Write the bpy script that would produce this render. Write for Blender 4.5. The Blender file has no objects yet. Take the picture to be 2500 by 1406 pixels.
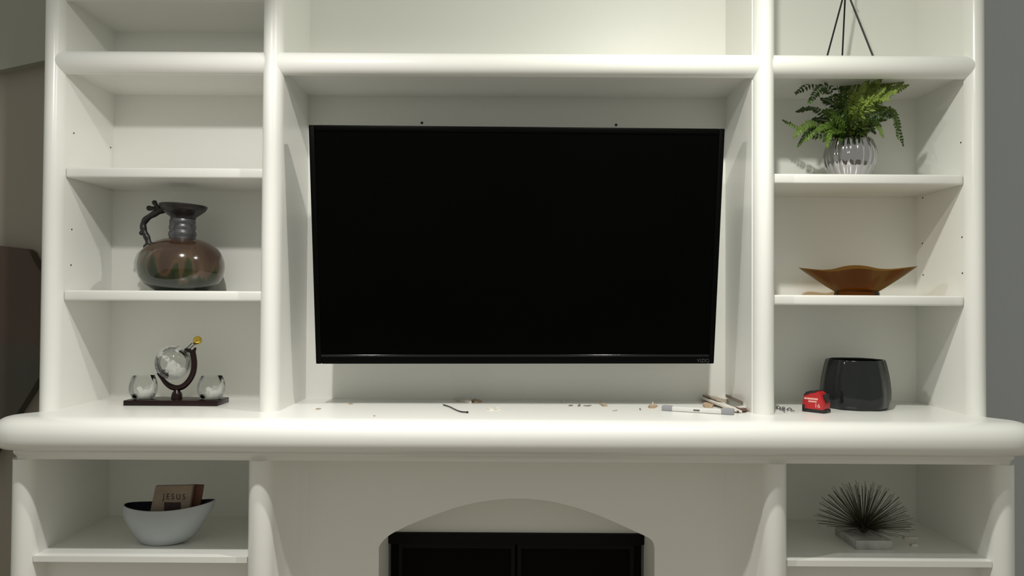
import bpy, bmesh, math, random
from mathutils import Vector, Matrix
random.seed(7)
SC = bpy.context.scene
COL = SC.collection

# ---------------------------------------------------------------- camera
CAMZ = 1.5
F = 1900.0
PITCH, ROLL = 0.0178, 0.0059
sp, cp = math.sin(PITCH), math.cos(PITCH)
sr, cr = math.sin(ROLL), math.cos(ROLL)
FWD = Vector((0, cp, sp)); UP0 = Vector((0, -sp, cp)); R0 = Vector((1, 0, 0))
RIGHT = R0 * cr + UP0 * sr
UPV = UP0 * cr - R0 * sr
cam = bpy.data.cameras.new('camera'); camo = bpy.data.objects.new('camera', cam); COL.objects.link(camo)
m = Matrix((RIGHT, UPV, -FWD)).transposed().to_4x4(); m.translation = (0, 0, CAMZ)
camo.matrix_world = m
cam.sensor_width = 36; cam.lens = F / 2500 * 36; cam.clip_start = 0.05
SC.camera = camo

# ---------------------------------------------------------------- world and lights
w = bpy.data.worlds.new('world'); SC.world = w; w.use_nodes = True
bg = w.node_tree.nodes['Background']; bg.inputs[0].default_value = (1.0, 1.0, 0.88, 1); bg.inputs[1].default_value = 0.31

def lamp(name, loc, power, color, size, spot=None, blend=0.5):
    l = bpy.data.lights.new(name, 'SPOT' if spot else 'POINT')
    l.energy = power; l.color = color; l.shadow_soft_size = size
    if spot: l.spot_size = spot; l.spot_blend = blend
    o = bpy.data.objects.new(name, l); o.location = loc; COL.objects.link(o); return o
# two lamps hanging below the ceiling; the left one is shaded above, the right one throws more light downward
lamp('lamp_left', (-0.62, 1.52, CAMZ + .925), 20.0, (1, .975, .92), .022, math.radians(179), .36)
lamp('lamp_left_down', (-0.62, 1.52, CAMZ + .925), 42.0, (1, .975, .92), .022, math.radians(120), 1)
lamp('lamp_right_beam', (0.52, 1.64, CAMZ + 1.10), 32.0, (1, .985, .93), .022, math.radians(115), 1)
lamp('lamp_right', (0.52, 1.64, CAMZ + 1.10), 12.0, (1, .995, .89), .022)
lamp('lamp_right_down', (0.52, 1.64, CAMZ + 1.10), 21.0, (1, .995, .89), .022, math.radians(179), .8)

SC.view_settings.view_transform = 'Standard'; SC.view_settings.look = 'None'
SC.view_settings.gamma = 1; SC.view_settings.use_curve_mapping = False
SC.view_settings.exposure = 0.17
try:
    SC.cycles.use_denoising = True
    SC.cycles.max_bounces = 12; SC.cycles.glossy_bounces = 10; SC.cycles.diffuse_bounces = 6; SC.cycles.transparent_max_bounces = 24
except Exception: pass

# ---------------------------------------------------------------- pixel helpers (measuring only)
def ray(px, py):
    a, b = px - 1250, py - 703
    u = a * cr + b * sr; w_ = -a * sr + b * cr
    return Vector((u / F, cp + sp * w_ / F, sp - cp * w_ / F))
def at(px, py, Y):
    d = ray(px, py); t = Y / d.y
    return Vector((d.x * t, Y, CAMZ + d.z * t))
def onz(px, py, z):
    d = ray(px, py); t = (z - CAMZ) / d.z
    return Vector((d.x * t, d.y * t, z))

# ---------------------------------------------------------------- materials
def srgb(r, g, b):
    f = lambda c: (c / 255 / 12.92) if c <= 10 else ((c / 255 + .055) / 1.055) ** 2.4
    return (f(r), f(g), f(b), 1)
def mat(name, color, rough=.5, metal=0, spec=.5, bump=0, bscale=40, vary=0, vscale=6, coat=0):
    M = bpy.data.materials.new(name); M.use_nodes = True
    N = M.node_tree.nodes; L = M.node_tree.links; P = N['Principled BSDF']
    P.inputs['Base Color'].default_value = color; P.inputs['Roughness'].default_value = rough
    P.inputs['Metallic'].default_value = metal; P.inputs['Specular IOR Level'].default_value = spec
    P.inputs['Coat Weight'].default_value = coat
    tc = N.new('ShaderNodeTexCoord')
    if vary:
        n = N.new('ShaderNodeTexNoise'); n.inputs['Scale'].default_value = vscale; n.inputs['Detail'].default_value = 4
        L.new(tc.outputs['Object'], n.inputs['Vector'])
        r = N.new('ShaderNodeValToRGB'); L.new(n.outputs['Fac'], r.inputs[0])
        r.color_ramp.elements[0].position = .3; r.color_ramp.elements[1].position = .7
        r.color_ramp.elements[0].color = tuple(c * (1 - vary) for c in color[:3]) + (1,)
        r.color_ramp.elements[1].color = tuple(min(1, c * (1 + vary)) for c in color[:3]) + (1,)
        L.new(r.outputs[0], P.inputs['Base Color'])
    if bump:
        n = N.new('ShaderNodeTexNoise'); n.inputs['Scale'].default_value = bscale; n.inputs['Detail'].default_value = 3
        L.new(tc.outputs['Object'], n.inputs['Vector'])
        b = N.new('ShaderNodeBump'); b.inputs['Strength'].default_value = bump; b.inputs['Distance'].default_value = .002
        L.new(n.outputs['Fac'], b.inputs['Height']); L.new(b.outputs[0], P.inputs['Normal'])
    return M
def thin_glass(name, tint, gloss=.35, frost=None, body=None, bodymix=0.0, noise_scale=18, thr=.5):
    """thin glass wall: tinted transparency plus mirror by Fresnel; optional frosted patches and cloudy body"""
    M = bpy.data.materials.new(name); M.use_nodes = True
    N = M.node_tree.nodes; L = M.node_tree.links; N.clear()
    out = N.new('ShaderNodeOutputMaterial')
    t = N.new('ShaderNodeBsdfTransparent'); t.inputs[0].default_value = tint
    g = N.new('ShaderNodeBsdfGlossy'); g.inputs['Roughness'].default_value = .04
    lw = N.new('ShaderNodeLayerWeight'); lw.inputs[0].default_value = gloss
    mx = N.new('ShaderNodeMixShader'); L.new(lw.outputs['Fresnel'], mx.inputs[0]); L.new(t.outputs[0], mx.inputs[1]); L.new(g.outputs[0], mx.inputs[2])
    last = mx
    if body:
        d = N.new('ShaderNodeBsdfDiffuse'); d.inputs[0].default_value = body
        m2 = N.new('ShaderNodeMixShader'); m2.inputs[0].default_value = bodymix
        L.new(last.outputs[0], m2.inputs[1]); L.new(d.outputs[0], m2.inputs[2]); last = m2
    if frost:
        tc = N.new('ShaderNodeTexCoord'); n = N.new('ShaderNodeTexNoise'); n.inputs['Scale'].default_value = noise_scale; n.inputs['Detail'].default_value = 3
        L.new(tc.outputs['Object'], n.inputs['Vector'])
        r = N.new('ShaderNodeValToRGB'); r.color_ramp.elements[0].position = thr; r.color_ramp.elements[1].position = thr + .04
        r.color_ramp.elements[1].color = (.55, .55, .55, 1); L.new(n.outputs['Fac'], r.inputs[0])
        d = N.new('ShaderNodeBsdfTranslucent'); d.inputs[0].default_value = frost
        d2 = N.new('ShaderNodeBsdfDiffuse'); d2.inputs[0].default_value = frost
        ma = N.new('ShaderNodeMixShader'); ma.inputs[0].default_value = .7; L.new(d.outputs[0], ma.inputs[1]); L.new(d2.outputs[0], ma.inputs[2])
        m3 = N.new('ShaderNodeMixShader'); L.new(r.outputs[0], m3.inputs[0]); L.new(last.outputs[0], m3.inputs[1]); L.new(ma.outputs[0], m3.inputs[2]); last = m3
    L.new(last.outputs[0], out.inputs[0]); return M

PAINT = mat('white_semigloss_paint', (.86, .86, .825, 1), .27, bump=.12, bscale=30)
PAINT_FLAT = mat('white_back_paint', (.86, .86, .82, 1), .45, bump=.1, bscale=60)
WALL_T = mat('taupe_wall_paint', (.32, .285, .24, 1), .8, bump=.1, bscale=90)
WALL_G = mat('grey_wall_paint', (.48, .50, .52, 1), .8, bump=.1, bscale=90)
WALL_U = mat('pale_slope_paint', (.33, .335, .29, 1), .8, bump=.1, bscale=90)
DARKWALL = mat('dim_room_paint', (.16, .15, .13, 1), .9, bump=.1)
FLOOR = mat('pale_floor', (.34, .30, .25, 1), .5, vary=.3, vscale=5)
HOLE = mat('dark_hole', (.03, .028, .025, 1), .9, vary=.1)

# ---------------------------------------------------------------- mesh helpers
def box(bm, x0, x1, y0, y1, z0, z1):
    vs = [bm.verts.new((x, y, z)) for x in (x0, x1) for y in (y0, y1) for z in (z0, z1)]
    for f in ((0,1,3,2),(4,6,7,5),(0,4,5,1),(2,3,7,6),(0,2,6,4),(1,5,7,3)):
        bm.faces.new([vs[i] for i in f])
    return vs
def rbox(bm, x0, x1, y0, y1, z0, z1, r=.003, seg=2):
    t = bmesh.new(); box(t, x0, x1, y0, y1, z0, z1)
    bmesh.ops.bevel(t, geom=t.edges[:], offset=r, segments=seg, affect='EDGES', profile=.5)
    merge(bm, t)
def merge(bm, t, M=None):
    if M is not None: bmesh.ops.transform(t, matrix=M, verts=t.verts)
    me = bpy.data.meshes.new('tmp'); t.to_mesh(me); t.free(); bm.from_mesh(me); bpy.data.meshes.remove(me)
def prism(bm, pts, axis, a, b):
    """extrude polygon pts along axis ('x','y','z') from a to b"""
    def v(p, t):
        return {'x': (t, p[0], p[1]), 'y': (p[0], t, p[1]), 'z': (p[0], p[1], t)}[axis]
    A = [bm.verts.new(v(p, a)) for p in pts]; B = [bm.verts.new(v(p, b)) for p in pts]
    n = len(pts)
    bm.faces.new(A); bm.faces.new(B[::-1])
    for i in range(n): bm.faces.new((A[i], B[i], B[(i + 1) % n], A[(i + 1) % n]))
def lathe(bm, prof, c=(0, 0, 0), seg=48, rfun=None, cap0=True, cap1=False):
    rings = []
    for k, (r, z) in enumerate(prof):
        ring = []
        for i in range(seg):
            a = 2 * math.pi * i / seg
            rr = r * (rfun(a, k / (len(prof) - 1)) if rfun else 1)
            ring.append(bm.verts.new((c[0] + rr * math.cos(a), c[1] + rr * math.sin(a), c[2] + z)))
        rings.append(ring)
    for A, B in zip(rings, rings[1:]):
        for i in range(seg): bm.faces.new((A[i], A[(i + 1) % seg], B[(i + 1) % seg], B[i]))
    if cap0: bm.faces.new(rings[0][::-1])
    if cap1: bm.faces.new(rings[-1])
    return rings
def tube(bm, pts, rad, seg=10, cap=True, squash=1):
    pts = [Vector(p) for p in pts]; n = len(pts)
    rs = rad if isinstance(rad, (list, tuple)) else [rad] * n
    rings = []; prev = None
    for i, p in enumerate(pts):
        t = (pts[min(i + 1, n - 1)] - pts[max(i - 1, 0)]).normalized()
        if prev is None:
            ref = Vector((0, 1, 0)) if abs(t.y) < .9 else Vector((1, 0, 0))
            u = t.cross(ref).normalized()
        else:
            u = (prev - t * prev.dot(t)).normalized()
        prev = u; v = t.cross(u)
        rings.append([bm.verts.new(p + u * rs[i] * math.cos(2 * math.pi * k / seg) + v * rs[i] * squash * math.sin(2 * math.pi * k / seg)) for k in range(seg)])
    for A, B in zip(rings, rings[1:]):
        for i in range(seg): bm.faces.new((A[i], A[(i + 1) % seg], B[(i + 1) % seg], B[i]))
    if cap: bm.faces.new(rings[0][::-1]); bm.faces.new(rings[-1])
def ball(bm, c, r, s=(1, 1, 1), seg=20):
    t = bmesh.new(); bmesh.ops.create_uvsphere(t, u_segments=seg, v_segments=seg * 2 // 3, radius=r)
    merge(bm, t, Matrix.Translation(c) @ Matrix.Diagonal((s[0], s[1], s[2], 1)))
def spline(pts, n=8):
    pts = [Vector(p) for p in pts]; out = []
    P = [pts[0]] + pts + [pts[-1]]
    for i in range(1, len(P) - 2):
        p0, p1, p2, p3 = P[i - 1], P[i], P[i + 1], P[i + 2]
        for k in range(n):
            t = k / n
            out.append(.5 * ((2 * p1) + (-p0 + p2) * t + (2 * p0 - 5 * p1 + 4 * p2 - p3) * t * t + (-p0 + 3 * p1 - 3 * p2 + p3) * t ** 3))
    out.append(pts[-1]); return out

def finish(name, bm, material, smooth=30):
    bmesh.ops.recalc_face_normals(bm, faces=bm.faces)
    me = bpy.data.meshes.new(name); bm.to_mesh(me); bm.free()
    me.materials.append(material)
    if smooth:
        for p in me.polygons: p.use_smooth = True
        try: me.set_sharp_from_angle(angle=math.radians(smooth))
        except Exception: pass
    return me
def tag(o, label=None, cat=None, group=None, kind=None):
    if label: o['label'] = label
    if cat: o['category'] = cat
    if group: o['group'] = group
    if kind: o['kind'] = kind
    return o
def thing(name, loc, label=None, cat=None, group=None, kind=None):
    o = bpy.data.objects.new(name, None); o.empty_display_size = .02; o.location = loc; COL.objects.link(o)
    return tag(o, label, cat, group, kind)
def rootloc(o):
    while o.parent: o = o.parent
    return Vector(o.location)
def part(name, bm, material, parent, smooth=30, label=None, kind=None):
    """mesh given in world coordinates, becomes a child (all parents unrotated)"""
    bmesh.ops.translate(bm, verts=bm.verts, vec=-rootloc(parent))
    o = bpy.data.objects.new(name, finish(name, bm, material, smooth)); COL.objects.link(o); o.parent = parent
    return tag(o, label, kind=kind)
def solo(name, bm, material, label, cat, origin=None, group=None, kind=None, smooth=30):
    if origin is None:
        c = sum((v.co for v in bm.verts), Vector()) / len(bm.verts); origin = (c.x, c.y, min(v.co.z for v in bm.verts))
    bmesh.ops.translate(bm, verts=bm.verts, vec=-Vector(origin))
    o = bpy.data.objects.new(name, finish(name, bm, material, smooth)); o.location = origin; COL.objects.link(o)
    return tag(o, label, cat, group, kind)
def B(): return bmesh.new()
def Z(z): return CAMZ + z

# ---------------------------------------------------------------- dimensions (metres; heights relative to the lens via Z())
XL, XR = -1.338, 1.3497
BACK = 2.60
MT = Z(-.326)                 # mantel top
TOPZ = 2.80
YF = 2.3125                   # where the rounded fronts start

# ================================================================ room shell
b = B(); box(b, -3.2, 3.2, -3.2, 2.9, -.05, 0); solo('floor', b, FLOOR, None, None, (0, 0, 0), kind='structure')
b = B(); box(b, -3.2, 0, 2.625, 2.72, 0, 3.2); solo('wall_left', b, WALL_T, None, None, (-1.6, 2.67, 0), kind='structure')
b = B(); box(b, 0, 3.2, 2.625, 2.72, 0, 3.2); solo('wall_right', b, WALL_G, None, None, (1.6, 2.67, 0), kind='structure')
# the pale sloping soffit face at the upper left
b = B(); p0 = at(-400, 262, 2.60); p1 = at(118, 150, 2.60); p2 = at(190, 134, 2.60)
prism(b, [(p0.x, p0.z), (p1.x, p1.z), (-1.395, p2.z), (-1.395, 3.0), (p0.x, 3.0)], 'y', 2.585, 2.625)
solo('trim_1', b, WALL_U, None, None, kind='structure')

# ================================================================ upper bookcase
bc = thing('bookcase', (0, 2.45, MT), 'built-in white bookcase with rounded posts around the television niche', 'bookcase')
b = B(); box(b, -1.36, 1.372, BACK, 2.622, MT, TOPZ); part('back_panel', b, PAINT_FLAT, bc)
for x0, x1 in ((-1.388, XL), (XR, 1.397)):
    b = B(); box(b, x0, x1, YF, BACK, MT - .006, TOPZ); part('side_panel', b, PAINT, bc)
POSTS = [(-1.3635, .0275, 2.272), (-.7145, .0295, 2.270), (.7455, .031, 2.270), (1.3725, .0275, 2.274)]
for x0, x1 in ((-.744, -.685), (.7125, .7765)):
    b = B(); box(b, x0, x1, YF, BACK, MT, TOPZ); part('divider', b, PAINT, bc)
for c, h, tip in POSTS:
    pts = [(c + h * math.cos(a), YF + .001 - (YF - tip) * math.sin(a)) for a in [math.pi * i / 20 for i in range(21)]]
    b = B(); prism(b, pts, 'z', MT - (.008 if abs(c) > 1 else 0), TOPZ); part('post', b, PAINT, bc, 40)
def rail(x0, x1, zc, rz=.034, tip=2.2775, round_end=False, name='rail'):
    b = B()
    pts = [(YF + .001 - (YF - tip) * math.sin(a), zc + rz * math.cos(a)) for a in [math.pi * i / 20 for i in range(21)]]
    if not round_end:
        prism(b, pts, 'x', x0, x1)
    else:
        rings = []
        xs = [(x0, 1)] + [(x1 - .03 + .03 * math.sin(t), max(.02, math.cos(t))) for t in [math.pi / 2 * i / 8 for i in range(9)]]
        for x, s in xs:
            rings.append([b.verts.new((x, YF + .001 - (YF - tip) * math.sin(a) * s, zc + rz * math.cos(a) * s)) for a in [math.pi * i / 20 for i in range(21)]])
        for A, C in zip(rings, rings[1:]):
            for i in range(20): b.faces.new((A[i], A[i + 1], C[i + 1], C[i]))
            b.faces.new((A[0], C[0], C[-1], A[-1]))
        b.faces.new(rings[0][::-1]); b.faces.new(rings[-1])
    part(name, b, PAINT, bc, 40)
RZ = Z(.706)
rail(-1.372, -.7145, RZ); rail(-.7145, .7455, RZ); rail(.7455, 1.386, RZ, round_end=True)
rail(-1.372, -.7145, Z(.925))
for x0, x1 in ((XL, -.744), (-.685, .7125), (.7765, XR)):
    b = B(); box(b, x0, x1, YF, BACK, Z(.687), Z(.724)); part('fixed_shelf', b, PAINT, bc)
b = B(); box(b, XL, -.744, YF, BACK, Z(.90), Z(.945)); part('fixed_shelf', b, PAINT, bc)  # unseen shelf with its rail, put at this height to shade the bay
b = B(); box(b, -1.36, 1.372, YF, BACK, TOPZ - .0, TOPZ + .03); part('top_board', b, PAINT, bc)
def shelf(x0, x1, zb, th=.0305):
    b = B(); rbox(b, x0 + .001, x1 - .001, 2.32, BACK, zb, zb + th, .006, 3); part('shelf', b, PAINT, bc, 50)
shelf(XL, -.744, Z(.3646)); shelf(XL, -.744, Z(-.0031))
shelf(.7765, XR, Z(.358)); shelf(.7765, XR, Z(-.0048))
# shelf pin holes and wall plugs
def hole(p, axis, r=.0032):
    b = B(); t = bmesh.new(); bmesh.ops.create_cone(t, cap_ends=True, segments=10, radius1=r, radius2=r, depth=.002)
    R = Matrix.Rotation(math.pi / 2, 4, 'Y' if axis == 'x' else 'X'); merge(b, t, Matrix.Translation(p) @ R)
    part('pin_hole' if axis == 'x' else 'wall_plug', b, HOLE, bc)
def onx(px, py, X):
    d = ray(px, py); t = X / d.x; return Vector((X, d.y * t, CAMZ + d.z * t))
for q in ((180, 325), (270, 360), (175, 560), (173, 647)): hole(onx(*q, XL), 'x', .0026)
for q in ((2346, 348), (2349, 579), (2350, 667), (2252, 594), (2254, 671), (2253, 483)): hole(onx(*q, XR), 'x', .0026)
for q in ((1030, 300), (1504, 305)): hole(at(*q, BACK), 'y', .0045)

# ================================================================ mantel
ms = thing('mantel_shelf', (0, 2.35, MT - .09), 'long white bullnosed mantel shelf running under the bookcase posts', 'mantel')
b = B(); r = .045; zc = MT - r
HR = .070                      # the nose is an ellipse, deeper than it is thick
ctl = [(-1.385, 2.622), (-1.372, 2.44), (-1.345, 2.34), (-1.338, 2.29), (-1.350, 2.255), (-1.378, 2.215), (-1.380, 2.198), (-1.350, 2.184), (-1.25, 2.180), (-1.1, 2.180), (-.6, 2.180), (0, 2.180),
       (.6, 2.180), (1.1, 2.180), (1.26, 2.180), (1.365, 2.184), (1.395, 2.198), (1.393, 2.215), (1.365, 2.255), (1.353, 2.29), (1.357, 2.34), (1.385, 2.44), (1.398, 2.622)]
sp_ = spline([Vector((x, y, 0)) for x, y in ctl], 6); path = []
for i, v in enumerate(sp_):
    t = sp_[min(i + 1, len(sp_) - 1)] - sp_[max(i - 1, 0)]; t.normalize(); path.append((Vector((v.x, v.y)), Vector((t.y, -t.x))))
NP = [(v.x, v.y) for v in spline([Vector((x, y, 0)) for x, y in ((0, 0), (.020, .0008), (.040, .0055), (.055, .014), (.064, .025), (.069, .038), (.070, .052), (.068, .066), (.062, .078), (.050, .087), (.035, .0905), (0, .0905))], 3)]
NS = len(NP) - 1; rings = []
for p, n in path:
    rings.append([b.verts.new((p.x + n.x * u, p.y + n.y * u, MT - d)) for u, d in NP])
for A, C in zip(rings, rings[1:]):
    for i in range(NS): b.faces.new((A[i], C[i], C[i + 1], A[i + 1]))
b.faces.new([A[0] for A in rings]); b.faces.new([A[-1] for A in rings][::-1])
b.faces.new(rings[0]); b.faces.new(rings[-1][::-1])
part('slab', b, PAINT, ms, 40)
# small cove moulding under the nose
b = B(); zt = MT - .09
pts = [(2.61, zt), (2.160, zt), (2.158, zt - .008), (2.164, zt - .014), (2.174, zt - .020), (2.178, zt - .03), (2.61, zt - .03)]
prism(b, pts, 'x', -1.376, 1.390); part('moulding', b, PAINT, ms, 40)
ZL = zt - .03                  # top of the lower unit

# ================================================================ lower surround
fs = thing('fireplace_surround', (0, 2.4, 0), 'white fireplace surround with arched opening and a cubby on each side', 'fireplace')
def arc(c, h, y, tip, n=14): return [(c + h * math.cos(math.pi - math.pi * i / n), y - (y - tip) * math.sin(math.pi * i / n)) for i in range(n + 1)]
b = B(); prism(b, [(-1.398, 2.622)] + arc(-1.3665, .0315, 2.205, 2.165) + [(-1.335, 2.622)], 'z', 0, ZL); part('end_post', b, PAINT, fs, 40)
b = B(); prism(b, [(1.347, 2.622)] + arc(1.3795, .0325, 2.205, 2.165) + [(1.412, 2.622)], 'z', 0, ZL); part('end_post', b, PAINT, fs, 40)
b = B(); prism(b, [(-.737, 2.60)] + arc(-.702, .035, 2.205, 2.165) + [(-.655, 2.27), (-.642, 2.30), (-.625, 2.316), (-.60, 2.3235), (-.60, 2.60)], 'z', 0, ZL); part('inner_post', b, PAINT, fs, 40)
b = B(); prism(b, [(.64, 2.60), (.64, 2.3235), (.662, 2.317), (.680, 2.30), (.694, 2.27)] + arc(.741, .034, 2.205, 2.165) + [(.775, 2.60)], 'z', 0, ZL); part('inner_post', b, PAINT, fs, 40)
YB = 2.323
archpx = [(925, 1400), (925, 1336), (932, 1324), (950, 1307), (975, 1293), (1000, 1281), (1060, 1257), (1130, 1234), (1200, 1221), (1270, 1217), (1340, 1223), (1420, 1243), (1490, 1270), (1550, 1297), (1580, 1311), (1593, 1322), (1598, 1338), (1598, 1400)]
ap = [at(x, y, YB) for x, y in archpx]; ap = [(v.x, v.z) for v in ap]
ap = [(v.x, v.y) for v in spline([Vector((x, z, 0)) for x, z in ap[1:-1]], 4)]
ap = [(ap[0][0], 0)] + ap + [(ap[-1][0], 0)]
b = B(); top = ZL
def strip_prism(b, pts, y0, y1):
    A0 = [b.verts.new((x, y0, z)) for x, z in pts]; T0 = [b.verts.new((x, y0, top)) for x, z in pts]
    A1 = [b.verts.new((x, y1, z)) for x, z in pts]; T1 = [b.verts.new((x, y1, top)) for x, z in pts]
    for i in range(len(pts) - 1):
        b.faces.new((A0[i], A0[i + 1], T0[i + 1], T0[i])); b.faces.new((A1[i], T1[i], T1[i + 1], A1[i + 1]))
        b.faces.new((A0[i], A1[i], A1[i + 1], A0[i + 1]))
    return A0, T0, A1, T1
strip_prism(b, ap[1:-1], YB, 2.51)
xl0, xr0 = ap[0][0], ap[-1][0]
for x0, x1, zz in ((-.60, xl0, ap[1][1]), (xr0, .64, ap[-2][1])):
    box(b, x0, x1, YB, 2.51, 0, top)
part('chimney_breast', b, PAINT_FLAT, fs, 35)
ZI = at(1250, 1302, 2.50).z    # top of the black insert
b = B(); box(b, -.60, .64, 2.51, 2.60, ZI, top); part('arch_back', b, PAINT_FLAT, fs)
b = B(); box(b, -1.335, 1.347, 2.60, 2.622, 0, ZL); part('back_panel', b, PAINT_FLAT, fs)
ZS = Z(-.7185)
for x0, x1 in ((-1.335, -.737), (.775, 1.347)):
    b = B(); box(b, x0, x1, 2.19, 2.60, ZS - .016, ZS); part('cubby_shelf', b, PAINT, fs)
    b = B(); box(b, x0, x1, 2.255, 2.275, 0, ZS - .016); part('lower_panel', b, PAINT, fs)

# fireplace insert
BLK = mat('black_enamel', (.003, .003, .003, 1), .6, spec=.15, vary=.2)
BLKG = mat('black_door_glass', (.002, .002, .0018, 1), .3, spec=.06, vary=.1)
BLKB = mat('black_bar', (.005, .005, .004, 1), .5, spec=.15, vary=.2)
fi = thing('fireplace_insert', (0, 2.54, 0), 'black fireplace insert set inside the white arched opening', 'fireplace')
x0, x1 = xl0, xr0
b = B(); box(b, x0, x1, 2.56, 2.60, 0, ZI); part('firebox', b, BLK, fi)
b = B(); rbox(b, x0 + .001, x1 - .001, 2.495, 2.56, ZI - .035, ZI - .0005, .004); part('hood', b, BLK, fi)
xm = (x0 + x1) / 2
for a, c in ((x0 + .03, xm - .004), (xm + .004, x1 - .03)):
    b = B(); box(b, a + .012, c - .012, 2.535, 2.54, .07, ZI - .055); d = part('door_glass', b, BLKG, fi)
    for u in (a, c - .012):
        b = B(); box(b, u, u + .012, 2.525, 2.545, .06, ZI - .045); part('door_frame', b, BLKB, d)
    b = B(); box(b, a, c, 2.522, 2.545, ZI - .055, ZI - .042); part('door_rail', b, BLKB, d)

# ================================================================ television
TVB = mat('black_gloss_bezel', (.004, .004, .0042, 1), .13, spec=.35, vary=.1)
TVF = mat('black_satin_frame', (.0015, .0015, .0016, 1), .45, spec=.05, vary=.1)
TVS = mat('black_screen', (.0010, .0010, .0010, 1), .25, spec=.04, vary=.2, vscale=3)
TVL = mat('grey_logo', (.05, .05, .055, 1), .4)
TW, TH = 1.232, .719
tv = bpy.data.objects.new('television', None); COL.objects.link(tv)
tag(tv, 'large black flat television tilted downward in the centre niche', 'television')
tilt = .168
# local: x right, z up, -y towards the viewer; origin = middle of the lower edge
Rm = Matrix.Rotation(.0327, 4, 'Z') @ Matrix.Rotation(tilt, 4, 'X') @ Matrix.Rotation(-.004, 4, 'Y')
p = Vector((.0153, 2.418, Z(-.1904)))
tv.matrix_world = Matrix.Translation(p) @ Rm
def tvpart(name, bm, m, parent=None, **k):
    o = bpy.data.objects.new(name, finish(name, bm, m)); COL.objects.link(o); o.parent = parent or tv
    return tag(o, **k)
b = B(); rbox(b, -TW/2, TW/2, .0, .035, 0, TH, .004); tvpart('housing', b, TVF)
b = B()
fw = .017
for a in ((-TW/2, -TW/2+fw, 0, TH), (TW/2-fw, TW/2, 0, TH), (-TW/2+fw, TW/2-fw, TH-fw, TH), (-TW/2+fw, TW/2-fw, 0, .024)):
    rbox(b, a[0], a[1], -.008, .004, a[2], a[3], .003)
bz = tvpart('bezel', b, TVF)
b = B(); t = bmesh.new(); tube(b, [(-TW/2 + fw, -.0035, .0255), (TW/2 - fw, -.0035, .0255)], .0042, 16); tvpart('lower_trim', b, TVB, bz)
b = B(); box(b, -TW/2+fw-.001, TW/2-fw+.001, -.003, .0, .022, TH-fw+.001); tvpart('screen', b, TVS)
# stand-off bracket to the wall
b = B(); rbox(b, -.20, .20, .035, .06, .20, .50, .004); br = tvpart('wall_bracket', b, BLK)
b = B(); rbox(b, -.04, .04, .055, .12, .30, .38, .004); tvpart('bracket_arm', b, BLK, br)
def text_bm(s, size, extrude=.0004, font_scale=(1, 1)):
    cu = bpy.data.curves.new('t', 'FONT'); cu.body = s; cu.size = size; cu.extrude = extrude; cu.align_x = 'CENTER'; cu.align_y = 'CENTER'
    o = bpy.data.objects.new('t', cu); COL.objects.link(o)
    dg = bpy.context.evaluated_depsgraph_get(); dg.update()
    me = bpy.data.meshes.new_from_object(o.evaluated_get(dg)); bm = bmesh.new(); bm.from_mesh(me)
    bpy.data.objects.remove(o); bpy.data.curves.remove(cu); bpy.data.meshes.remove(me)
    bmesh.ops.scale(bm, verts=bm.verts, vec=(font_scale[0], font_scale[1], 1))
    return bm
t = text_bm('VIZIO', .015); b = B(); merge(b, t, Matrix.Translation((TW/2 - .035, -.0085, .010)) @ Matrix.Rotation(math.pi/2, 4, 'X'))
tvpart('logo', b, TVL, bz)

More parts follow.
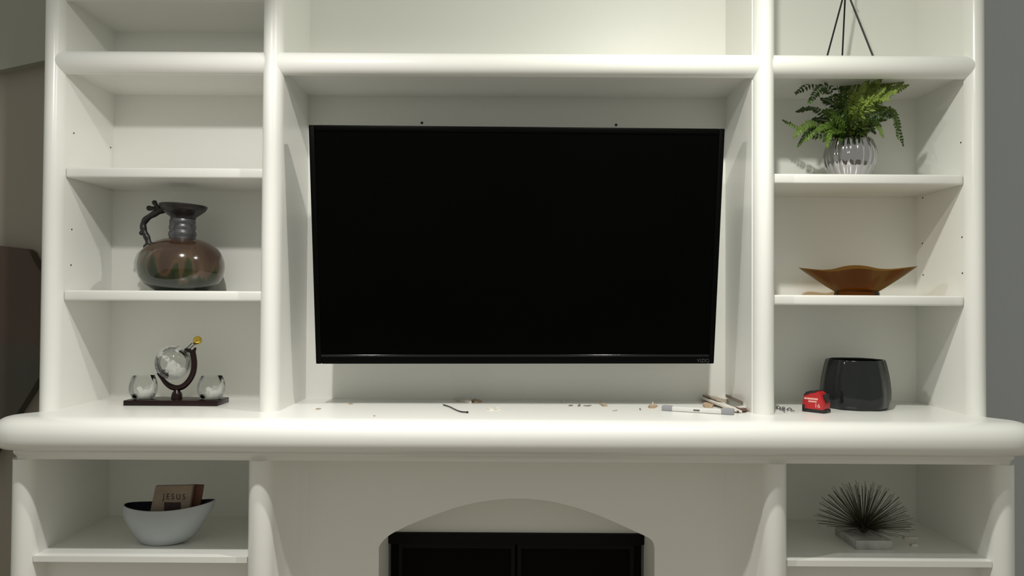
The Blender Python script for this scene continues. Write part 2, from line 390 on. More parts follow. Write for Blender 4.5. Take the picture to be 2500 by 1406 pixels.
# ================================================================ ceramic jug
def jug():
    cx, cy = at(443, 640, 2.458).x, 2.458
    s = 2.458 / 1900; H = lambda py: at(443, py, cy).z
    zb = Z(-.0031 + .0305)
    root = thing('ceramic_jug', (cx, cy, zb), 'squat brown and green glazed jug with twisted branch handle', 'jug')
    M = bpy.data.materials.new('drip_glaze'); M.use_nodes = True; N = M.node_tree.nodes; L = M.node_tree.links; P = N['Principled BSDF']
    tc = N.new('ShaderNodeTexCoord'); sep = N.new('ShaderNodeSeparateXYZ'); L.new(tc.outputs['Object'], sep.inputs[0])
    mp = N.new('ShaderNodeMapping'); mp.inputs['Scale'].default_value = (26, 26, 5); L.new(tc.outputs['Object'], mp.inputs[0])
    n = N.new('ShaderNodeTexNoise'); n.inputs['Scale'].default_value = 1; n.inputs['Detail'].default_value = 2; L.new(mp.outputs[0], n.inputs[0])
    h = N.new('ShaderNodeMath'); h.operation = 'MULTIPLY_ADD'; h.inputs[1].default_value = 5.0; h.inputs[2].default_value = -.68; L.new(sep.outputs['Z'], h.inputs[0])
    a = N.new('ShaderNodeMath'); a.operation = 'MULTIPLY_ADD'; a.inputs[1].default_value = 1.7; L.new(n.outputs['Fac'], a.inputs[0]); L.new(h.outputs[0], a.inputs[2])
    r = N.new('ShaderNodeValToRGB'); L.new(a.outputs[0], r.inputs[0]); cr_ = r.color_ramp
    cr_.elements[0].position = .25; cr_.elements[0].color = (.008, .014, .005, 1)
    cr_.elements[1].position = 1.0; cr_.elements[1].color = (.050, .028, .018, 1)
    e = cr_.elements.new(.50); e.color = (.020, .030, .008, 1); e = cr_.elements.new(.62); e.color = (.085, .050, .026, 1); e = cr_.elements.new(.8); e.color = (.060, .032, .020, 1)
    L.new(r.outputs[0], P.inputs['Base Color']); P.inputs['Roughness'].default_value = .14; P.inputs['Coat Weight'].default_value = .6; P.inputs['Coat Roughness'].default_value = .05
    prof = [(56, 706), (72, 702), (85, 692), (94, 678), (99, 662), (100, 646), (97, 630), (90, 615), (78, 602), (62, 592), (44, 585), (31, 582)]
    pr = [(rr * s, max(H(y) - zb, 0)) for rr, y in prof]; pr[0] = (pr[0][0], 0)
    sm = spline([Vector((a_, b_, 0)) for a_, b_ in pr], 3)
    b = B(); lathe(b, [(v.x, v.y) for v in sm], (cx, cy, zb), 56, cap1=True); part('body', b, M, root, 60)
    DK = mat('dark_metal_glaze', (.028, .024, .026, 1), .32, metal=.25, bump=.3, bscale=80, vary=.4, vscale=30)
    BRZ = mat('pewter_band', (.11, .11, .12, 1), .35, metal=.5, bump=.4, bscale=60, vary=.5, vscale=50)
    prof = [(31, 583), (30.5, 579), (32, 575), (32, 568), (29.5, 564), (29, 562), (31, 559), (31, 552), (29, 549), (30, 546), (30, 540), (28, 534)]
    nk = [(rr * s, H(y) - zb) for rr, y in prof]
    b = B(); lathe(b, nk, (cx + .002, cy, zb), 40); part('neck', b, BRZ, root, 60)
    prof = [(28, 536), (30, 530), (38, 524), (50, 514), (55, 506), (55, 501), (53, 500), (50, 502), (44, 512), (30, 524), (18, 528)]
    b = B(); rg = lathe(b, [(rr * s, H(y) - zb) for rr, y in prof], (cx + .004, cy, zb), 48, cap1=True)
    for v in b.verts:
        f = max(0, (v.co.z - H(530)) / (H(500) - H(530))); v.co.z -= f * (v.co.x - cx) * .05
    part('mouth', b, DK, root, 60)
    q = lambda x, y, dy=0: at(320 + x / 5.858, 480 + y / 5.858, cy + dy)
    pts = spline([q(470, 190), q(400, 215), q(310, 260), q(220, 320), q(175, 400), q(185, 490), q(225, 580), q(250, 660), q(240, 720)], 5)
    n_ = len(pts); b = B(); tube(b, pts, [.0096 + .0008 * math.sin(i * .9) for i in range(n_)], 12)
    ball(b, q(150, 520), .0075); ball(b, q(215, 715), .009)
    hd = part('handle', b, DK, root, 60)
    b = B(); tube(b, [q(420, 200), q(370, 140), q(335, 85)], [.007, .0065, .0075], 10); ball(b, q(335, 85), .0078)
    tube(b, [q(400, 205), q(330, 170), q(262, 168)], [.007, .0065, .008], 10); ball(b, q(258, 165), .0085)
    part('twig', b, DK, hd, 60)
jug()

# ================================================================ globe decanter set
WOOD = mat('dark_cherry_wood', (.014, .004, .004, 1), .25, spec=.3, vary=.3, vscale=20)
GOLD = mat('polished_gold', (.75, .52, .10, 1), .1, metal=1, vary=.05)
GLS = thin_glass('etched_glass', (.93, .94, .93, 1), .30, frost=(.85, .86, .84, 1), noise_scale=22, thr=.52)
GLC = thin_glass('clear_glass', (.90, .91, .90, 1), .35)
def decanter_set():
    q = lambda x, y, Y: at(280 + x / 6.697, 800 + y / 6.697, Y)
    L0 = onz(298, 991, MT); R0_ = onz(532, 991, MT)
    y0 = (L0.y + R0_.y) / 2; y1 = y0 + .10; x0, x1 = L0.x, R0_.x
    st = thing('decanter_stand', ((x0 + x1) / 2, (y0 + y1) / 2, MT), 'dark cherry wood stand with crescent arm on left mantel', 'stand')
    b = B(); rbox(b, x0, x1, y0, y1, MT, MT + .016, .0015); part('base_board', b, WOOD, st)
    yc = (y0 + y1) / 2
    b = B(); c = q(1015, 1180, yc); zt = q(1015, 1010, yc).z; h = zt - (MT + .016)
    lathe(b, [(.0165, 0), (.0165, h * .35), (.014, h * .65), (.009, h * .9), (.006, h + .004)], (c.x, yc, MT + .016), 28, cap1=True); part('foot', b, WOOD, st, 60)
    pts = [q(x, y, yc) for x, y in ((705, 740), (770, 820), (840, 905), (930, 965), (1030, 985), (1130, 950), (1220, 860), (1280, 740), (1300, 600), (1290, 480), (1272, 390))]
    sp_ = spline(pts, 4); n_ = len(sp_)
    b = B(); tube(b, sp_, [.004 + .0052 * min(1, i / 12) for i in range(n_)], 12); arm = part('crescent_arm', b, WOOD, st, 60)
    b = B(); tube(b, [q(1270, 400, yc), q(1215, 370, yc), q(1150, 355, yc)], [.006, .0065, .0045], 10); tube(b, [q(1270, 400, yc), q(1305, 365, yc), q(1325, 325, yc)], [.006, .0055, .003], 10)
    part('forked_tip', b, WOOD, arm, 60)
    # decanter: globe, neck, stopper
    gc = q(955, 570, yc); gr = .0535
    dc = thing('globe_decanter', (gc.x, gc.y, gc.z - gr), 'round glass decanter etched like a globe, held tilted in the crescent arm', 'decanter')
    b = B(); ball(b, gc, gr, seg=36); part('globe', b, GLS, dc, 180)
    tip = q(1325, 225, yc); dr = (tip - gc).normalized()
    b = B(); tube(b, [gc + dr * (gr - .003), gc + dr * (gr + .012), gc + dr * ((tip - gc).length - .012)], [.0065, .0055, .0055], 14); part('neck', b, GLC, dc, 60)
    b = B(); ball(b, q(1355, 205, yc), .0135, seg=24); tube(b, [q(1355, 205, yc), q(1300, 265, yc)], .005, 12)
    part('stopper', b, GOLD, dc, 180, label='shiny gold ball stopper')
    b = B(); ball(b, q(840, 720, yc), .010, (1, 1, .8), 14); part('inner_ship', b, GLC, dc, 180)
    b = B(); tube(b, [q(900, 800, yc), q(770, 690, yc)], .0035, 8); part('lower_pin', b, WOOD, dc, 60)
    # tumblers
    for k, (cxp, lab) in enumerate(((467, 'etched glass tumbler on the left end of the wooden stand'), (1578, 'etched glass tumbler on the right end of the wooden stand'))):
        c = q(cxp, 1100, yc); zb = MT + .0162
        pr = [(.026, 0), (.034, .006), (.0405, .022), (.0415, .038), (.0385, .056), (.033, .071)]
        pr = [(v.x, v.y) for v in spline([Vector((a, b_, 0)) for a, b_ in pr], 4)]
        g = thing('glass_tumbler', (c.x, yc, zb), lab, 'glass', 'tumblers on the decanter stand')
        b = B(); lathe(b, pr, (c.x, yc, zb), 40); part('cup', b, GLS, g, 60)
        b = B(); lathe(b, [(.024, .0015), (.031, .005), (.034, .013), (.0, .010)], (c.x, yc, zb), 32); part('thick_bottom', b, GLC, g, 60)
decanter_set()

# ================================================================ white bowl with books
def bowl():
    Y = 2.318
    rows = [(1331, 373, 412), (1327, 355, 440), (1318, 340, 460), (1303, 329, 479), (1282, 316, 494), (1262, 305, 508), (1246, 302, 520), (1230, 303, 525)]
    W_ = mat('bowl_white_glaze', (.40, .43, .44, 1), .45, vary=.08, bump=.1)
    NV = mat('bowl_navy_glaze', (.006, .007, .018, 1), .35, vary=.2)
    zb = ZS
    c0 = at(392, 1331, Y); root = thing('oblong_bowl', (c0.x, Y, zb), 'oblong white bowl with dark navy inside in the lower left cubby', 'bowl')
    def rings(b, inset, rows_, tiltf=1):
        rs = []
        for k, (py, xa, xb) in enumerate(rows_):
            A_ = at(xa, py, Y); C_ = at(xb, py, Y); cx = (A_.x + C_.x) / 2; a = (C_.x - A_.x) / 2 - inset; f = k / (len(rows_) - 1)
            bb = .032 + .030 * min(1, f * 1.2) - inset; z = A_.z + .5 * 0
            t_ = f ** 2 * .0
            rs.append([b.verts.new((cx + a * math.cos(u), Y + bb * math.sin(u), max(zb + .0005, (z + C_.z) / 2 + f * f * .045 * a * math.cos(u) + (inset if k == 0 else 0) + f**3 * .006 * (math.cos(2*u))))) for u in [2 * math.pi * i / 48 for i in range(48)]])
        for P_, Q_ in zip(rs, rs[1:]):
            for i in range(48): b.faces.new((P_[i], P_[(i + 1) % 48], Q_[(i + 1) % 48], Q_[i]))
        return rs
    b = B(); o = rings(b, 0, rows); b.faces.new(o[0][::-1]); t2 = B(); i0 = rings(t2, .0035, rows); lip = [b.verts.new(v.co) for v in i0[-1]]; t2.free()
    for i in range(48): b.faces.new((o[-1][i], o[-1][(i + 1) % 48], lip[(i + 1) % 48], lip[i]))
    part('shell', b, W_, root, 70)
    b = B(); i_ = rings(b, .0036, rows); b.faces.new(i_[0][::-1]); part('inner_glaze', b, NV, root, 70, label='dark navy inside')
    # books
    def book(name, corners, Y0, th, m, label, tx=None):
        A_, B_, C_, D_ = [at(x, y, Y0) for x, y in corners]
        b = B()
        prism(b, [(A_.x, A_.z), (B_.x, B_.z), (C_.x, C_.z), (D_.x, D_.z)], 'y', Y0, Y0 + .0018)
        root = thing(name, ((D_.x + C_.x) / 2, Y0, min(C_.z, D_.z)), label, 'book')
        part('front_cover', b, m, root)
        b = B(); prism(b, [(A_.x, A_.z), (B_.x, B_.z), (C_.x, C_.z), (D_.x, D_.z)], 'y', Y0 + th, Y0 + th + .0018); part('back_cover', b, m, root)
        e = .002; b = B(); prism(b, [(A_.x + e, A_.z - e), (B_.x - e, B_.z - e), (C_.x - e, C_.z), (D_.x + e, D_.z)], 'y', Y0 + .0018, Y0 + th); part('page_block', b, mat('paper', (.35, .30, .24, 1), .8, vary=.1), root)
        b = B(); prism(b, [(A_.x - .001, A_.z), (A_.x + e, A_.z), (D_.x + e, D_.z), (D_.x - .001, D_.z)], 'y', Y0 + .0018, Y0 + th); part('spine', b, m, root)
        return root
    CR = mat('cream_cover', (.27, .21, .155, 1), .7, vary=.15, vscale=25)
    BR = mat('brown_cover', (.10, .034, .016, 1), .6, vary=.2, vscale=20)
    r1 = book('cream_book', ((380, 1187), (470, 1185), (455, 1290), (358, 1290)), 2.300, .013, CR, 'cream book with dark capitals on its cover, leaning in the bowl')
    r2 = book('brown_book', ((466, 1184), (495, 1185), (478, 1286), (446, 1286)), 2.3165, .010, BR, 'narrow reddish brown book behind the cream one in the bowl')
    t = text_bm('J E S U S', .019, .0003, (1.0, 1.25)); b = B(); c = at(425, 1213, 2.2995)
    merge(b, t, Matrix.Translation(c) @ Matrix.Shear('XY', 4, (0, 0)) @ Matrix.Rotation(.01, 4, 'Y') @ Matrix.Rotation(math.pi / 2, 4, 'X'))
    part('title', b, mat('dark_print', (.03, .02, .015, 1), .7), r1)
    A_, C_ = at(401, 1226, 2.2995), at(441, 1256, 2.2995)
    b = B(); box(b, A_.x, C_.x, 2.2992, 2.300, C_.z, A_.z); part('cover_picture', b, mat('dark_print_picture', (.03, .017, .013, 1), .6, vary=.4, vscale=60), r1)
bowl()

# ================================================================ tripod on the top right
def tripod():
    BK = mat('black_wire', (.008, .008, .009, 1), .4)
    zt = Z(.7245)
    feet = [(2023, 124, 2.40), (2057, 124, 2.52), (2126, 124, 2.42)]
    apex = at(2064.5, -30, 2.45)
    root = thing('tripod_stand', (at(2065, 124, 2.45).x, 2.45, zt), 'thin black three-legged wire stand on the top right shelf', 'stand')
    hub = apex
    for x, y, Y in feet:
        p_ = at(x, y, Y); d = (p_ - apex); k = (zt - apex.z) / d.z
        b = B(); tube(b, [apex - Vector((0, 0, 0)), apex + d * k], .0028, 8); part('leg', b, BK, root, 60)
    b = B(); ball(b, apex, .008, seg=12); tube(b, [apex, apex + Vector((0, 0, .05))], .003, 8); part('hub', b, BK, root, 60)
tripod()

# ================================================================ fern in silver pot
def fern():
    Y = 2.445; zb = Z(.358 + .0305)
    cx = at(2075, 400, Y).x; s = Y / 1900
    root = thing('potted_fern', (cx, Y, zb), 'green fern in a ribbed silver pot on the upper right shelf', 'plant')
    CH = mat('chrome_glaze', (.50, .49, .51, 1), .07, metal=1, vary=.04)
    H = lambda py: at(2075, py, Y).z - zb
    prof = [(38, 0), (47, H(426)), (56, H(408)), (60.5, H(388)), (59, H(370)), (54, H(355)), (50, H(345)), (47, H(342)), (45, H(345)), (44, H(370))]
    pr = [(a * s, z if z > 0 else 0) for a, z in prof]
    pr = [(v.x, v.y) for v in spline([Vector((a, z, 0)) for a, z in pr], 4)]
    b = B(); lathe(b, pr, (cx, Y, zb), 160, rfun=lambda a, k: 1 + .055 * (abs(math.sin(a * 9)) - .5)); part('pot', b, CH, root, 60)
    b = B(); lathe(b, [(.0, H(352)), (.056, H(352))], (cx, Y, zb), 24, cap0=False); part('soil', b, mat('soil', (.02, .014, .01, 1), .95, vary=.4, vscale=60), root)
    greens = [mat('fern_green_' + n, c, .5, vary=.35, vscale=30) for n, c in (('mid', (.10, .17, .022, 1)), ('dark', (.045, .09, .014, 1)), ('light', (.19, .26, .045, 1)))]  # greens vary by frond; the light one also carries lamplight in its colour
    # tip px, tip py, depth offset of tip, bend px, bend py, width, shade
    FR = [(1912, 294, .02, 1990, 330, 13, 0), (1938, 335, -.05, 1985, 300, 14, 0), (1945, 272, .06, 1995, 268, 12, 1), (1944, 226, -.02, 2035, 190, 22, 1),
          (1975, 250, -.07, 2020, 215, 20, 1), (1990, 320, -.08, 2030, 305, 15, 0), (2005, 240, .07, 2040, 260, 18, 1), (2030, 275, -.06, 2050, 300, 18, 0),
          (2070, 195, .10, 2068, 250, 22, 2), (2095, 200, .07, 2080, 260, 20, 2), (2120, 196, .03, 2088, 265, 20, 1), (2135, 232, -.06, 2095, 270, 20, 0),
          (2150, 193, .0, 2110, 240, 20, 1), (2175, 194, .06, 2130, 225, 20, 2), (2203, 200, .04, 2140, 235, 22, 2), (2188, 222, -.04, 2130, 250, 22, 2),
          (2160, 262, -.05, 2110, 275, 18, 0), (2181, 270, .05, 2130, 285, 14, 1), (2193, 338, -.02, 2170, 265, 13, 0), (2150, 320, -.07, 2130, 290, 13, 1),
          (2120, 290, -.09, 2095, 310, 18, 0), (2055, 310, -.10, 2062, 325, 15, 1), (2010, 345, -.07, 2035, 320, 12, 1), (2085, 270, -.07, 2080, 300, 22, 0),
          (2108, 330, -.09, 2095, 325, 14, 1), (2040, 230, .04, 2055, 270, 18, 2), (1965, 345, -.02, 2000, 315, 13, 0), (2140, 300, .03, 2110, 300, 20, 0), (2105, 240, -.04, 2088, 290, 20, 0),
          (2020, 300, -.03, 2045, 310, 18, 1), (2160, 215, -.02, 2110, 260, 20, 0), (2065, 250, -.03, 2068, 300, 20, 1), (2050, 345, -.085, 2062, 335, 10, 1), (2010, 270, 0.0, 2040, 285, 20, 0),
          (2125, 265, .06, 2100, 290, 22, 1), (2145, 245, .02, 2110, 270, 22, 0), (2090, 225, .02, 2080, 270, 20, 0), (1985, 290, .05, 2030, 300, 18, 1)]
    FR += [(tx + random.randint(-22, 14), ty + random.randint(4, 30), dy + random.uniform(-.04, .04), bx + random.randint(-10, 10), by + random.randint(-5, 15), wd * .85, (sh + 1) % 2) for tx, ty, dy, bx, by, wd, sh in FR[8:30]]
    for (tx, ty, dy, bx, by, wd, sh) in FR:
        dy = min(dy, .085)
        if tx > 2060 and ty < 262: dy -= .09; sh = 2 if tx > 2085 else sh  # upper right fronds pulled forward and coloured lighter, as lit from the right
        p0 = Vector((cx + random.uniform(-.03, .03), Y + random.uniform(-.025, .025), zb + H(352))); p2 = at(tx, ty, Y + dy); p1 = at(bx, by, Y + dy * .5)
        P_ = [p0 * (1 - t) ** 2 + p1 * 2 * t * (1 - t) + p2 * t * t for t in [i / 26 for i in range(27)]]
        # a quadratic pulled through the bend point
        P_ = spline([p0, p1, p2], 13)
        b = B(); n_ = len(P_); tube(b, P_, [.0013 * (1 - .7 * i / n_) for i in range(n_)], 5)
        for i in range(4, n_):
            f = i / (n_ - 1); t_ = (P_[min(i + 1, n_ - 1)] - P_[i - 1]).normalized()
            side = t_.cross(Vector((random.uniform(-.2, .2), -1, random.uniform(.2, .6)))).normalized()
            L_ = wd * s * (math.sin(math.pi * min(1, .12 + f * .88)) ** .6 if f < .97 else .25) * random.uniform(.85, 1.1)
            wv = .0046
            for sg in (-1, 1):
                d = (side * sg + t_ * .55 + Vector((0, random.uniform(-.35, .35), random.uniform(-.3, .1)))).normalized()
                up = d.cross(t_).normalized(); acr = t_ - d * t_.dot(d); acr.normalize()
                c0 = P_[i]
                va = [c0, c0 + d * L_ * .35 + acr * wv + up * .0006, c0 + d * L_ - Vector((0, 0, L_ * .18)), c0 + d * L_ * .35 - acr * wv + up * .0006]
                mid = c0 + d * L_ * .4 - up * .0006
                vs = [b.verts.new(v) for v in va]; vm = b.verts.new(mid)
                for k in range(4): b.faces.new((vs[k], vs[(k + 1) % 4], vm))
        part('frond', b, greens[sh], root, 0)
fern()

# ================================================================ amber glass bowl
def amber():
    Y = 2.44; zb = Z(-.0048 + .0305)
    M = thin_glass('amber_glass', (.52, .27, .045, 1), .2, body=(.085, .036, .005, 1), bodymix=.30)
    cx = at(2091, 700, Y).x; s = Y / 1900
    root = thing('amber_bowl', (cx, Y, zb), 'flared amber glass bowl with pointed corners on the lower right shelf', 'bowl')
    b = B()
    # square bowl turned so one corner faces the room; rim corners raised
    ht = .086; seg = 64; rings = []
    for k in range(13):
        f = k / 12; z = .012 + (ht - .012) * f ** 1.05
        ring = []
        for i in range(seg):
            a = 2 * math.pi * i / seg
            c4 = (abs(math.cos(2 * (a))))                 # 1 at the corners facing +-x, +-y
            base = .062; rim_c = .172 if abs(math.cos(a)) > .7 else .150; rim_e = .118
            rim = rim_e + (rim_c - rim_e) * c4 ** 3
            rr = base + (rim - base) * f
            zz = z + f ** 2 * (.010 * c4 ** 3 - .006) 
            x0_ = rr * math.cos(a); y0_ = rr * math.sin(a) * .86; ca, sa = math.cos(-.45), math.sin(-.45); x = x0_ * ca - y0_ * sa; y = x0_ * sa + y0_ * ca
            ring.append((x, y, zz))
        rings.append(ring)
    V = [[b.verts.new((cx + x, Y + y, zb + z)) for x, y, z in r_] for r_ in rings]
    for A_, C_ in zip(V, V[1:]):
        for i in range(seg): b.faces.new((A_[i], A_[(i + 1) % seg], C_[(i + 1) % seg], C_[i]))
    b.faces.new(V[0][::-1])
    part('dish', b, M, root, 40)
    b = B(); lathe(b, [(.066, 0), (.0665, .006), (.063, .016)], (cx, Y, zb), 40, cap1=True); part('foot', b, M, root, 40, label='darker thick glass foot')
amber()

# ================================================================ dark grey pot
def pot():
    Y = 2.462; zb = MT; cx = at(2088, 950, Y).x; s = Y / 1900
    M = mat('charcoal_glaze', (.014, .016, .017, 1), .10, spec=.4, vary=.2, vscale=8)
    root = thing('charcoal_pot', (cx, Y, zb), 'glossy charcoal pot with soft vertical folds beside the red tape measure', 'pot')
    H = lambda py: at(2088, py, Y).z - zb
    prof = [(58, 0), (70, H(997)), (77, H(985)), (79.5, H(968)), (79, H(950)), (76, H(925)), (71, H(900)), (66, H(880)), (64, H(877)), (62, H(880)), (66, H(900)), (72, H(930)), (74, H(968)), (50, H(995))]
    pr = [(v.x, v.y) for v in spline([Vector((a * s, max(z, 0), 0)) for a, z in prof], 4)]
    def rf(a, k):
        up = max(0, 1 - abs(k - .5) * 1.6)
        return 1 + .042 * up * (math.cos(6 * a + .6) + .8 * math.cos(11 * a + 1.2))
    b = B(); lathe(b, pr, (cx, Y, zb), 128, rfun=rf, cap1=True); part('body', b, M, root, 70)
pot()

# ================================================================ red tape measure
def tape():
    RED = mat('red_plastic', (.48, .018, .022, 1), .35, vary=.08); BK = mat('black_rubber', (.012, .012, .013, 1), .5, vary=.2); PK = mat('pale_print', (.85, .50, .45, 1), .5)
    # body local frame: x = length, y = thickness, z = height
    Lx, Ty, Hz = .066, .042, .066
    c = onz(2000, 1008, MT)
    root = bpy.data.objects.new('tape_measure', None); COL.objects.link(root); root.location = (c.x, c.y + .022, MT)
    root.rotation_euler = (0, 0, math.radians(-48)); tag(root, 'small red and black tape measure lying in front of the charcoal pot', 'tape measure')
    def p(name, bm, m, parent=None):
        o = bpy.data.objects.new(name, finish(name, bm, m, 40)); COL.objects.link(o); o.parent = parent or root; return o
    prof = [(-.033, .004), (-.030, .0), (.030, .0), (.033, .004), (.033, .026), (.031, .040), (.024, .055), (.012, .063), (-.008, .063), (-.022, .058), (-.031, .045), (-.033, .030)]
    b = B(); t = bmesh.new(); prism(t, prof, 'y', -Ty/2, Ty/2); bmesh.ops.bevel(t, geom=t.edges[:], offset=.002, segments=2, affect='EDGES'); merge(b, t); body = p('case', b, RED)
    # rubber foot strip, top grip, window on the narrow front end
    b = B(); rbox(b, -.0345, .0345, -Ty/2-.001, Ty/2+.001, .0, .011, .002); rbox(b, -.0345, -.025, -Ty/2-.001, Ty/2+.001, .004, .022, .002); p('rubber_base', b, BK)
    b = B(); prism(b, [(-.030, .048), (-.022, .0595), (-.008, .0648), (.010, .0648), (.008, .0605), (-.006, .058), (-.02, .052)], 'y', -Ty/2-.0012, Ty/2+.0012); p('top_grip', b, BK)
    b = B(); prism(b, [(-.011, .056), (.011, .056), (.013, .045), (.007, .030), (-.007, .030), (-.013, .045)], 'x', .026, .0345); p('front_lock', b, BK)
    b = B(); rbox(b, .030, .0360, -.012, .012, .001, .012, .001); p('tape_hook', b, BK)
    t = text_bm('16', .018, .0004); b = B(); merge(b, t, Matrix.Translation((.014, -Ty/2 - .0006, .021)) @ Matrix.Rotation(math.pi/2, 4, 'X')); p('size_mark', b, PK, body)
    b = B()
    x = -.027
    for wd in (.005, .004, .005, .004, .005, .004, .005, .004):
        box(b, x, x + wd, -Ty/2 - .0006, -Ty/2, .038, .0435); x += wd + .0009
    x = -.014
    for wd in (.004, .005, .004, .005, .004): box(b, x, x + wd, -Ty/2 - .0006, -Ty/2, .0305, .035); x += wd + .0009
    p('side_print', b, PK, body)
tape()

# ================================================================ starburst sculpture
def burst():
    zb = ZS; MB_ = mat('grey_marble', (.42, .42, .40, 1), .4, vary=.25, vscale=30); WR = mat('bronze_wire', (.075, .07, .045, 1), .4, metal=.4)
    A_ = onz(2090, 1342, zb); C_ = onz(2178, 1342, zb); y0 = A_.y
    root = thing('spiky_sculpture', ((A_.x + C_.x) / 2, y0 + .075, zb), 'dark spiky wire burst on a pale stone block in the lower right cubby', 'sculpture')
    b = B(); rbox(b, A_.x, C_.x, y0, y0 + .15, zb, zb + .027, .0015); part('stone_base', b, MB_, root)
    c = at(2108, 1300, y0 + .085); c.z = zb + .04
    b = B(); ball(b, c, .015, seg=16); part('core', b, WR, root, 60)
    t = bmesh.new(); tube(t, [(0, 0, 0), (0, 0, 1)], [.0010, .0006], 5); me = finish('spike', t, WR, 60)
    n = 230; rl = rootloc(root)
    for i in range(n):
        z = 1 - (i + .5) / n * 1.02; a = i * 2.39996; rr = math.sqrt(max(0, 1 - z * z))
        d = Vector((rr * math.cos(a), rr * math.sin(a), z)).normalized()
        Lk = .128 * random.uniform(.9, 1.05)
        if d.z < .05: d.z = .05 + random.random() * .1; d.normalize()
        # stay inside the cubby
        if c.y + d.y * Lk > 2.59: Lk = (2.59 - c.y) / d.y
        o = bpy.data.objects.new('spike', me); COL.objects.link(o); o.parent = root
        o.location = c - rl + d * .01; o.rotation_mode = 'QUATERNION'; o.rotation_quaternion = d.to_track_quat('Z', 'Y'); o.scale = (1, 1, Lk)
burst()

# ================================================================ odds and ends on the mantel
WP = mat('white_plastic', (.72, .72, .70, 1), .35, vary=.05); GP = mat('grey_plastic', (.30, .30, .32, 1), .4, vary=.15)
def level():
    a = onz(1618, 1003, MT); c = onz(1795, 1014, MT); d = (c - a); L_ = d.length; ang = math.atan2(d.y, d.x)
    root = bpy.data.objects.new('plastic_level', None); COL.objects.link(root); root.location = (a + c) / 2 + Vector((0, .010, 0)); root.rotation_euler = (0, 0, ang)
    tag(root, 'white plastic bar with grey end caps lying below the right niche corner', 'level')
    def p(n, b, m):
        o = bpy.data.objects.new(n, finish(n, b, m, 40)); COL.objects.link(o); o.parent = root
    b = B(); rbox(b, -L_/2 + .02, L_/2 - .03, -.009, .009, .0008, .015, .003); p('bar', b, WP)
    b = B(); rbox(b, -L_/2, -L_/2 + .034, -.0098, .0098, 0, .0162, .004); p('end_cap', b, GP)
    b = B(); rbox(b, L_/2 - .038, L_/2, -.0098, .0098, 0, .0185, .004); p('end_cap', b, GP)
    b = B(); rbox(b, -.011, .008, -.0097, -.007, .005, .0105, .001); p('window', b, mat('smoky_window', (.12, .12, .11, 1), .3, vary=.1))
level()

def shard(name, pts, th, m, label, cat, group=None, lift=(0, 0), zoff=0):
    """a flat jagged piece; pts are mantel-top pixels of its outline, lifted at its left/right end"""
    P_ = [onz(x, y, MT) for x, y in pts]; xs = [p_.x for p_ in P_]; x0, x1 = min(xs), max(xs)
    b = B(); A_ = []; C_ = []
    for p_ in P_:
        f = (p_.x - x0) / (x1 - x0 + 1e-9); z = MT + zoff + lift[0] * (1 - f) + lift[1] * f
        A_.append(b.verts.new((p_.x, p_.y, z))); C_.append(b.verts.new((p_.x + random.uniform(-.0008, .0008), p_.y, z + th)))
    n_ = len(A_); b.faces.new(A_); b.faces.new(C_[::-1])
    for i in range(n_): b.faces.new((A_[i], C_[i], C_[(i + 1) % n_], A_[(i + 1) % n_]))
    bmesh.ops.triangulate(b, faces=b.faces[:])
    return solo(name, b, m, label, cat, group=group, smooth=0)
PLW = mat('plaster_white', (.72, .68, .62, 1), .8, vary=.15, vscale=60); PLT = mat('chip_tan', (.45, .33, .22, 1), .8, vary=.2, vscale=60)
PLG = mat('splinter_grey', (.20, .165, .135, 1), .7, vary=.3, vscale=40); PLB = mat('splinter_beige', (.40, .33, .25, 1), .75, vary=.25, vscale=40)
PLM = mat('splinter_maroon', (.10, .05, .04, 1), .7, vary=.2, vscale=40)
# heap of broken wood and plaster by the right niche corner
shard('wood_splinter', [(1712, 980), (1716, 976), (1800, 1000), (1812, 1009), (1792, 1008), (1740, 992)], .006, PLW, 'longest white splinter across the middle of the heap', 'splinter', lift=(.010, .0))
shard('wood_splinter', [(1714, 978), (1722, 974), (1765, 984), (1775, 991), (1750, 990)], .004, PLB, 'short beige splinter with a raised left tip', 'splinter', lift=(.017, .010))
shard('wood_splinter', [(1772, 985), (1778, 980), (1808, 992), (1814, 998), (1804, 1001), (1790, 996)], .010, PLG, 'grey-brown splinter sticking up from the right of the heap', 'splinter', lift=(.024, .008))
shard('wood_splinter', [(1790, 1003), (1800, 999), (1826, 1001), (1822, 1007), (1800, 1009)], .004, PLM, 'small dark maroon splinter beneath the grey-brown one', 'splinter', lift=(.003, .004))
shard('wood_splinter', [(1798, 1000), (1824, 998), (1828, 1002), (1806, 1003)], .0025, PLW, 'little white strip on top of the maroon splinter', 'splinter', lift=(.008, .008))
shard('wood_splinter', [(1822, 1005), (1828, 1000), (1840, 1004), (1838, 1008)], .008, PLB, 'rounded beige stub at the right end of the heap', 'splinter')
shard('plaster_chip', [(1716, 990), (1722, 986), (1742, 992), (1738, 998), (1720, 997)], .007, PLT, 'tan plaster chip under the left end of the heap', 'chip')
shard('plaster_chip', [(1756, 976.5), (1778, 976.6), (1782, 982), (1760, 982)], .010, PLW, 'thick white plaster chip at the back of the heap', 'chip', lift=(0, .0))
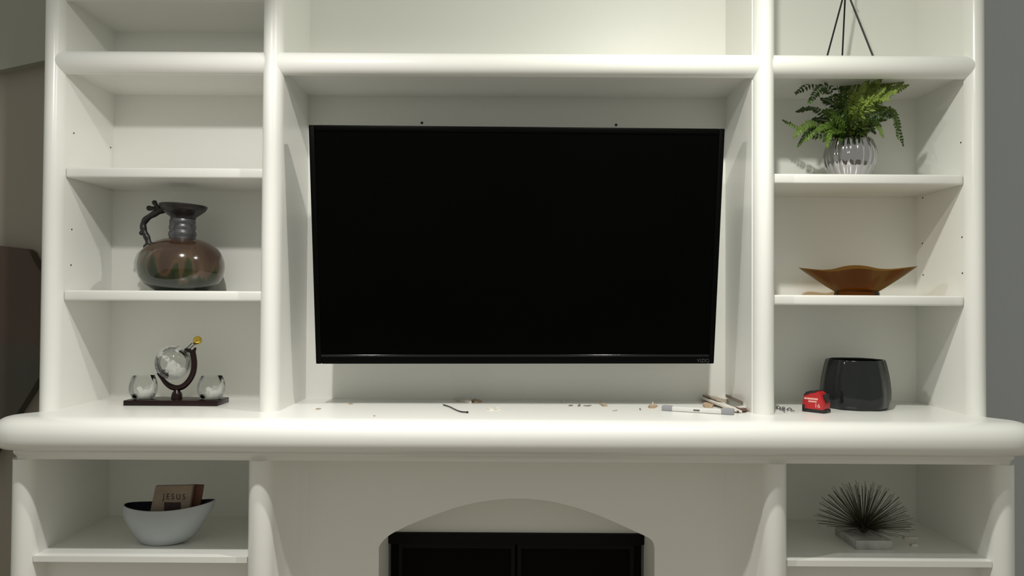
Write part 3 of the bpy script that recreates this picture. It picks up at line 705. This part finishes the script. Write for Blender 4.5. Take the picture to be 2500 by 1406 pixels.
# scattered crumbs
CH = [('small round white crumb left of the plaster flakes against the wall', [(1106, 979), (1108, 976), (1115, 976), (1117, 979), (1112, 981)], .005, PLW),
      ('white plaster flake leaning on the wall under the screen', [(1119, 979), (1130, 976.5), (1148, 977), (1151, 984), (1136, 983)], .007, PLW),
      ('tan pointed plaster flake right of the white one', [(1151, 981), (1157, 976.8), (1166, 979), (1177, 982), (1160, 984)], .006, PLT),
      ('curled white shaving left of the pair beside the cable tie', [(1188, 999), (1195, 996), (1204, 999), (1206, 1001), (1194, 1001)], .003, PLW),
      ('curled white shaving right of the pair beside the cable tie', [(1207, 1000), (1214, 994), (1224, 998), (1212, 1001)], .003, PLW),
      ('white crumb against the wall right of centre', [(1369, 982), (1372, 979), (1380, 979), (1381, 983), (1374, 984)], .004, PLW),
      ('thin grey crumb below the white one at the wall', [(1388, 990), (1396, 988.5), (1399, 991), (1390, 992)], .0015, PLG),
      ('tiny forked grey crumb left of the thin dark sliver', [(1410, 991), (1416, 986), (1418, 990), (1413, 993)], .002, PLG),
      ('thin dark sliver lying left of the striped grey chip', [(1424, 991), (1434, 990.5), (1444, 990), (1436, 992.5)], .002, PLG),
      ('striped grey-tan chip, largest of the loose crumbs', [(1463, 986), (1466, 983), (1480, 987), (1483, 993), (1472, 993)], .004, PLB),
      ('pale flat crumb right of the striped chip', [(1495, 1003), (1507, 1001), (1508, 1003), (1498, 1004)], .001, PLB),
      ('tan oval chip with a white crumb on top', [(1582, 995), (1586, 991), (1600, 991), (1605, 993), (1596, 997), (1586, 997)], .005, PLT),
      ('tiny grey crumb left of the plastic bar', [(1561, 998), (1564, 997), (1565, 1001), (1562, 1002)], .002, PLG),
      ('flat grey crumb at the far left of the niche floor', [(770, 999), (775, 997.5), (784, 998), (776, 1000.5)], .002, PLB),
      ('white crumb near the left lit strip', [(850, 987), (854, 985), (861, 986), (856, 988)], .003, PLB),
      ('lone speck nearest the front of the mantel', [(911, 1015), (915, 1014), (917, 1016), (912, 1017)], .0012, PLB)]
for lab, pts, th, m_ in CH: shard('plaster_chip', pts, th, m_, lab, 'chip')
p_ = onz(1593, 992, MT); b = B(); tube(b, [p_ + Vector((0, 0, .005)), p_ + Vector((.001, 0, .014))], [.002, .0016], 6); solo('plaster_crumb', b, PLW, 'upright white crumb standing on the tan oval chip', 'crumb')
# cable tie
pts = spline([onz(x, y, MT + .003) for x, y in ((1082, 988), (1098, 993), (1112, 1000), (1126, 1005), (1141, 1006))], 6)
b = B(); tube(b, pts, .0021, 6, squash=.5); e = pts[-1]; rbox(b, e.x - .003, e.x + .003, e.y - .003, e.y + .003, MT, MT + .0055, .0008)
solo('cable_tie', b, mat('black_nylon', (.006, .006, .006, 1), .45), 'short curved black cable tie on the mantel below the screen', 'cable tie')
# metal screws by the post
MT_ = mat('bright_steel', (.55, .55, .57, 1), .18, metal=1, vary=.2, vscale=80)
for k, (ax, ay, bx, by, r_, lab) in enumerate(((1897, 995, 1909, 1000, .0058, 'steel bolt lying next to the right post'), (1912, 996, 1915, 1004, .0042, 'middle one of the small steel fasteners by the post'), (1923, 1000, 1939, 1003, .0055, 'steel screw with thin tip, furthest right of the three'))):
    a = onz(ax, ay, MT + .004); c = onz(bx, by, MT + .004); d = (c - a)
    g = thing('steel_screw', (a.x, a.y, MT), lab, 'screw', 'steel fasteners by the right post')
    b = B(); tube(b, [a, a + d * .18, a + d * .4, a + d * .5], [r_ * .8, r_ * 1.2, r_ * 1.2, r_ * .6], 12); part('head', b, MT_, g, 60)
    b = B(); tube(b, [a + d * .4, a + d * .9, a + d * 1.1], [.0024, .0022, .0008], 8); part('shank', b, MT_, g, 60)
    b = B(); q_ = a + Vector((.002, .006, .003)); ball(b, q_ + d * .3, .0042, seg=12); part('nut', b, MT_, g, 60)
# two pale scraps in the lower right cubby
for (xa, xb, y_, lab) in ((2208, 2242, 1313, 'long pale scrap on the floor of the lower right cubby'), (2226, 2242, 1331, 'short pale scrap nearer the front of the lower right cubby')):
    a = onz(xa, y_ + 3, ZS); c = onz(xb, y_ + 3, ZS); b = B(); rbox(b, a.x, c.x, a.y, a.y + .012, ZS, ZS + .006, .001); solo('paper_scrap', b, PLW, lab, 'scrap')

# ================================================================ brown panel at the left edge
def panel():
    Y = 2.578
    up = [at(x, y, Y) for x, y in ((-260, 590), (0, 600), (62, 607), (72, 614), (80, 632), (92, 655), (105, 668), (105, 840), (-260, 840))]
    lo = [at(x, y, Y) for x, y in ((-260, 840), (105, 840), (105, 915), (92, 925), (75, 955), (20, 1042), (-60, 1180), (-260, 1500))]
    root = thing('brown_board', (at(-100, 900, Y).x, Y, min(v.z for v in lo)), 'dark brown angular board at the left edge behind the bookcase', 'board')
    b = B(); prism(b, [(v.x, v.z) for v in up], 'y', Y, Y + .04); part('upper_half', b, mat('dark_brown_leather', (.075, .048, .036, 1), .7, vary=.1), root)
    b = B(); prism(b, [(v.x, v.z) for v in lo], 'y', Y, Y + .04); part('lower_half', b, mat('dark_olive_board', (.062, .056, .044, 1), .7, vary=.1), root)
panel()
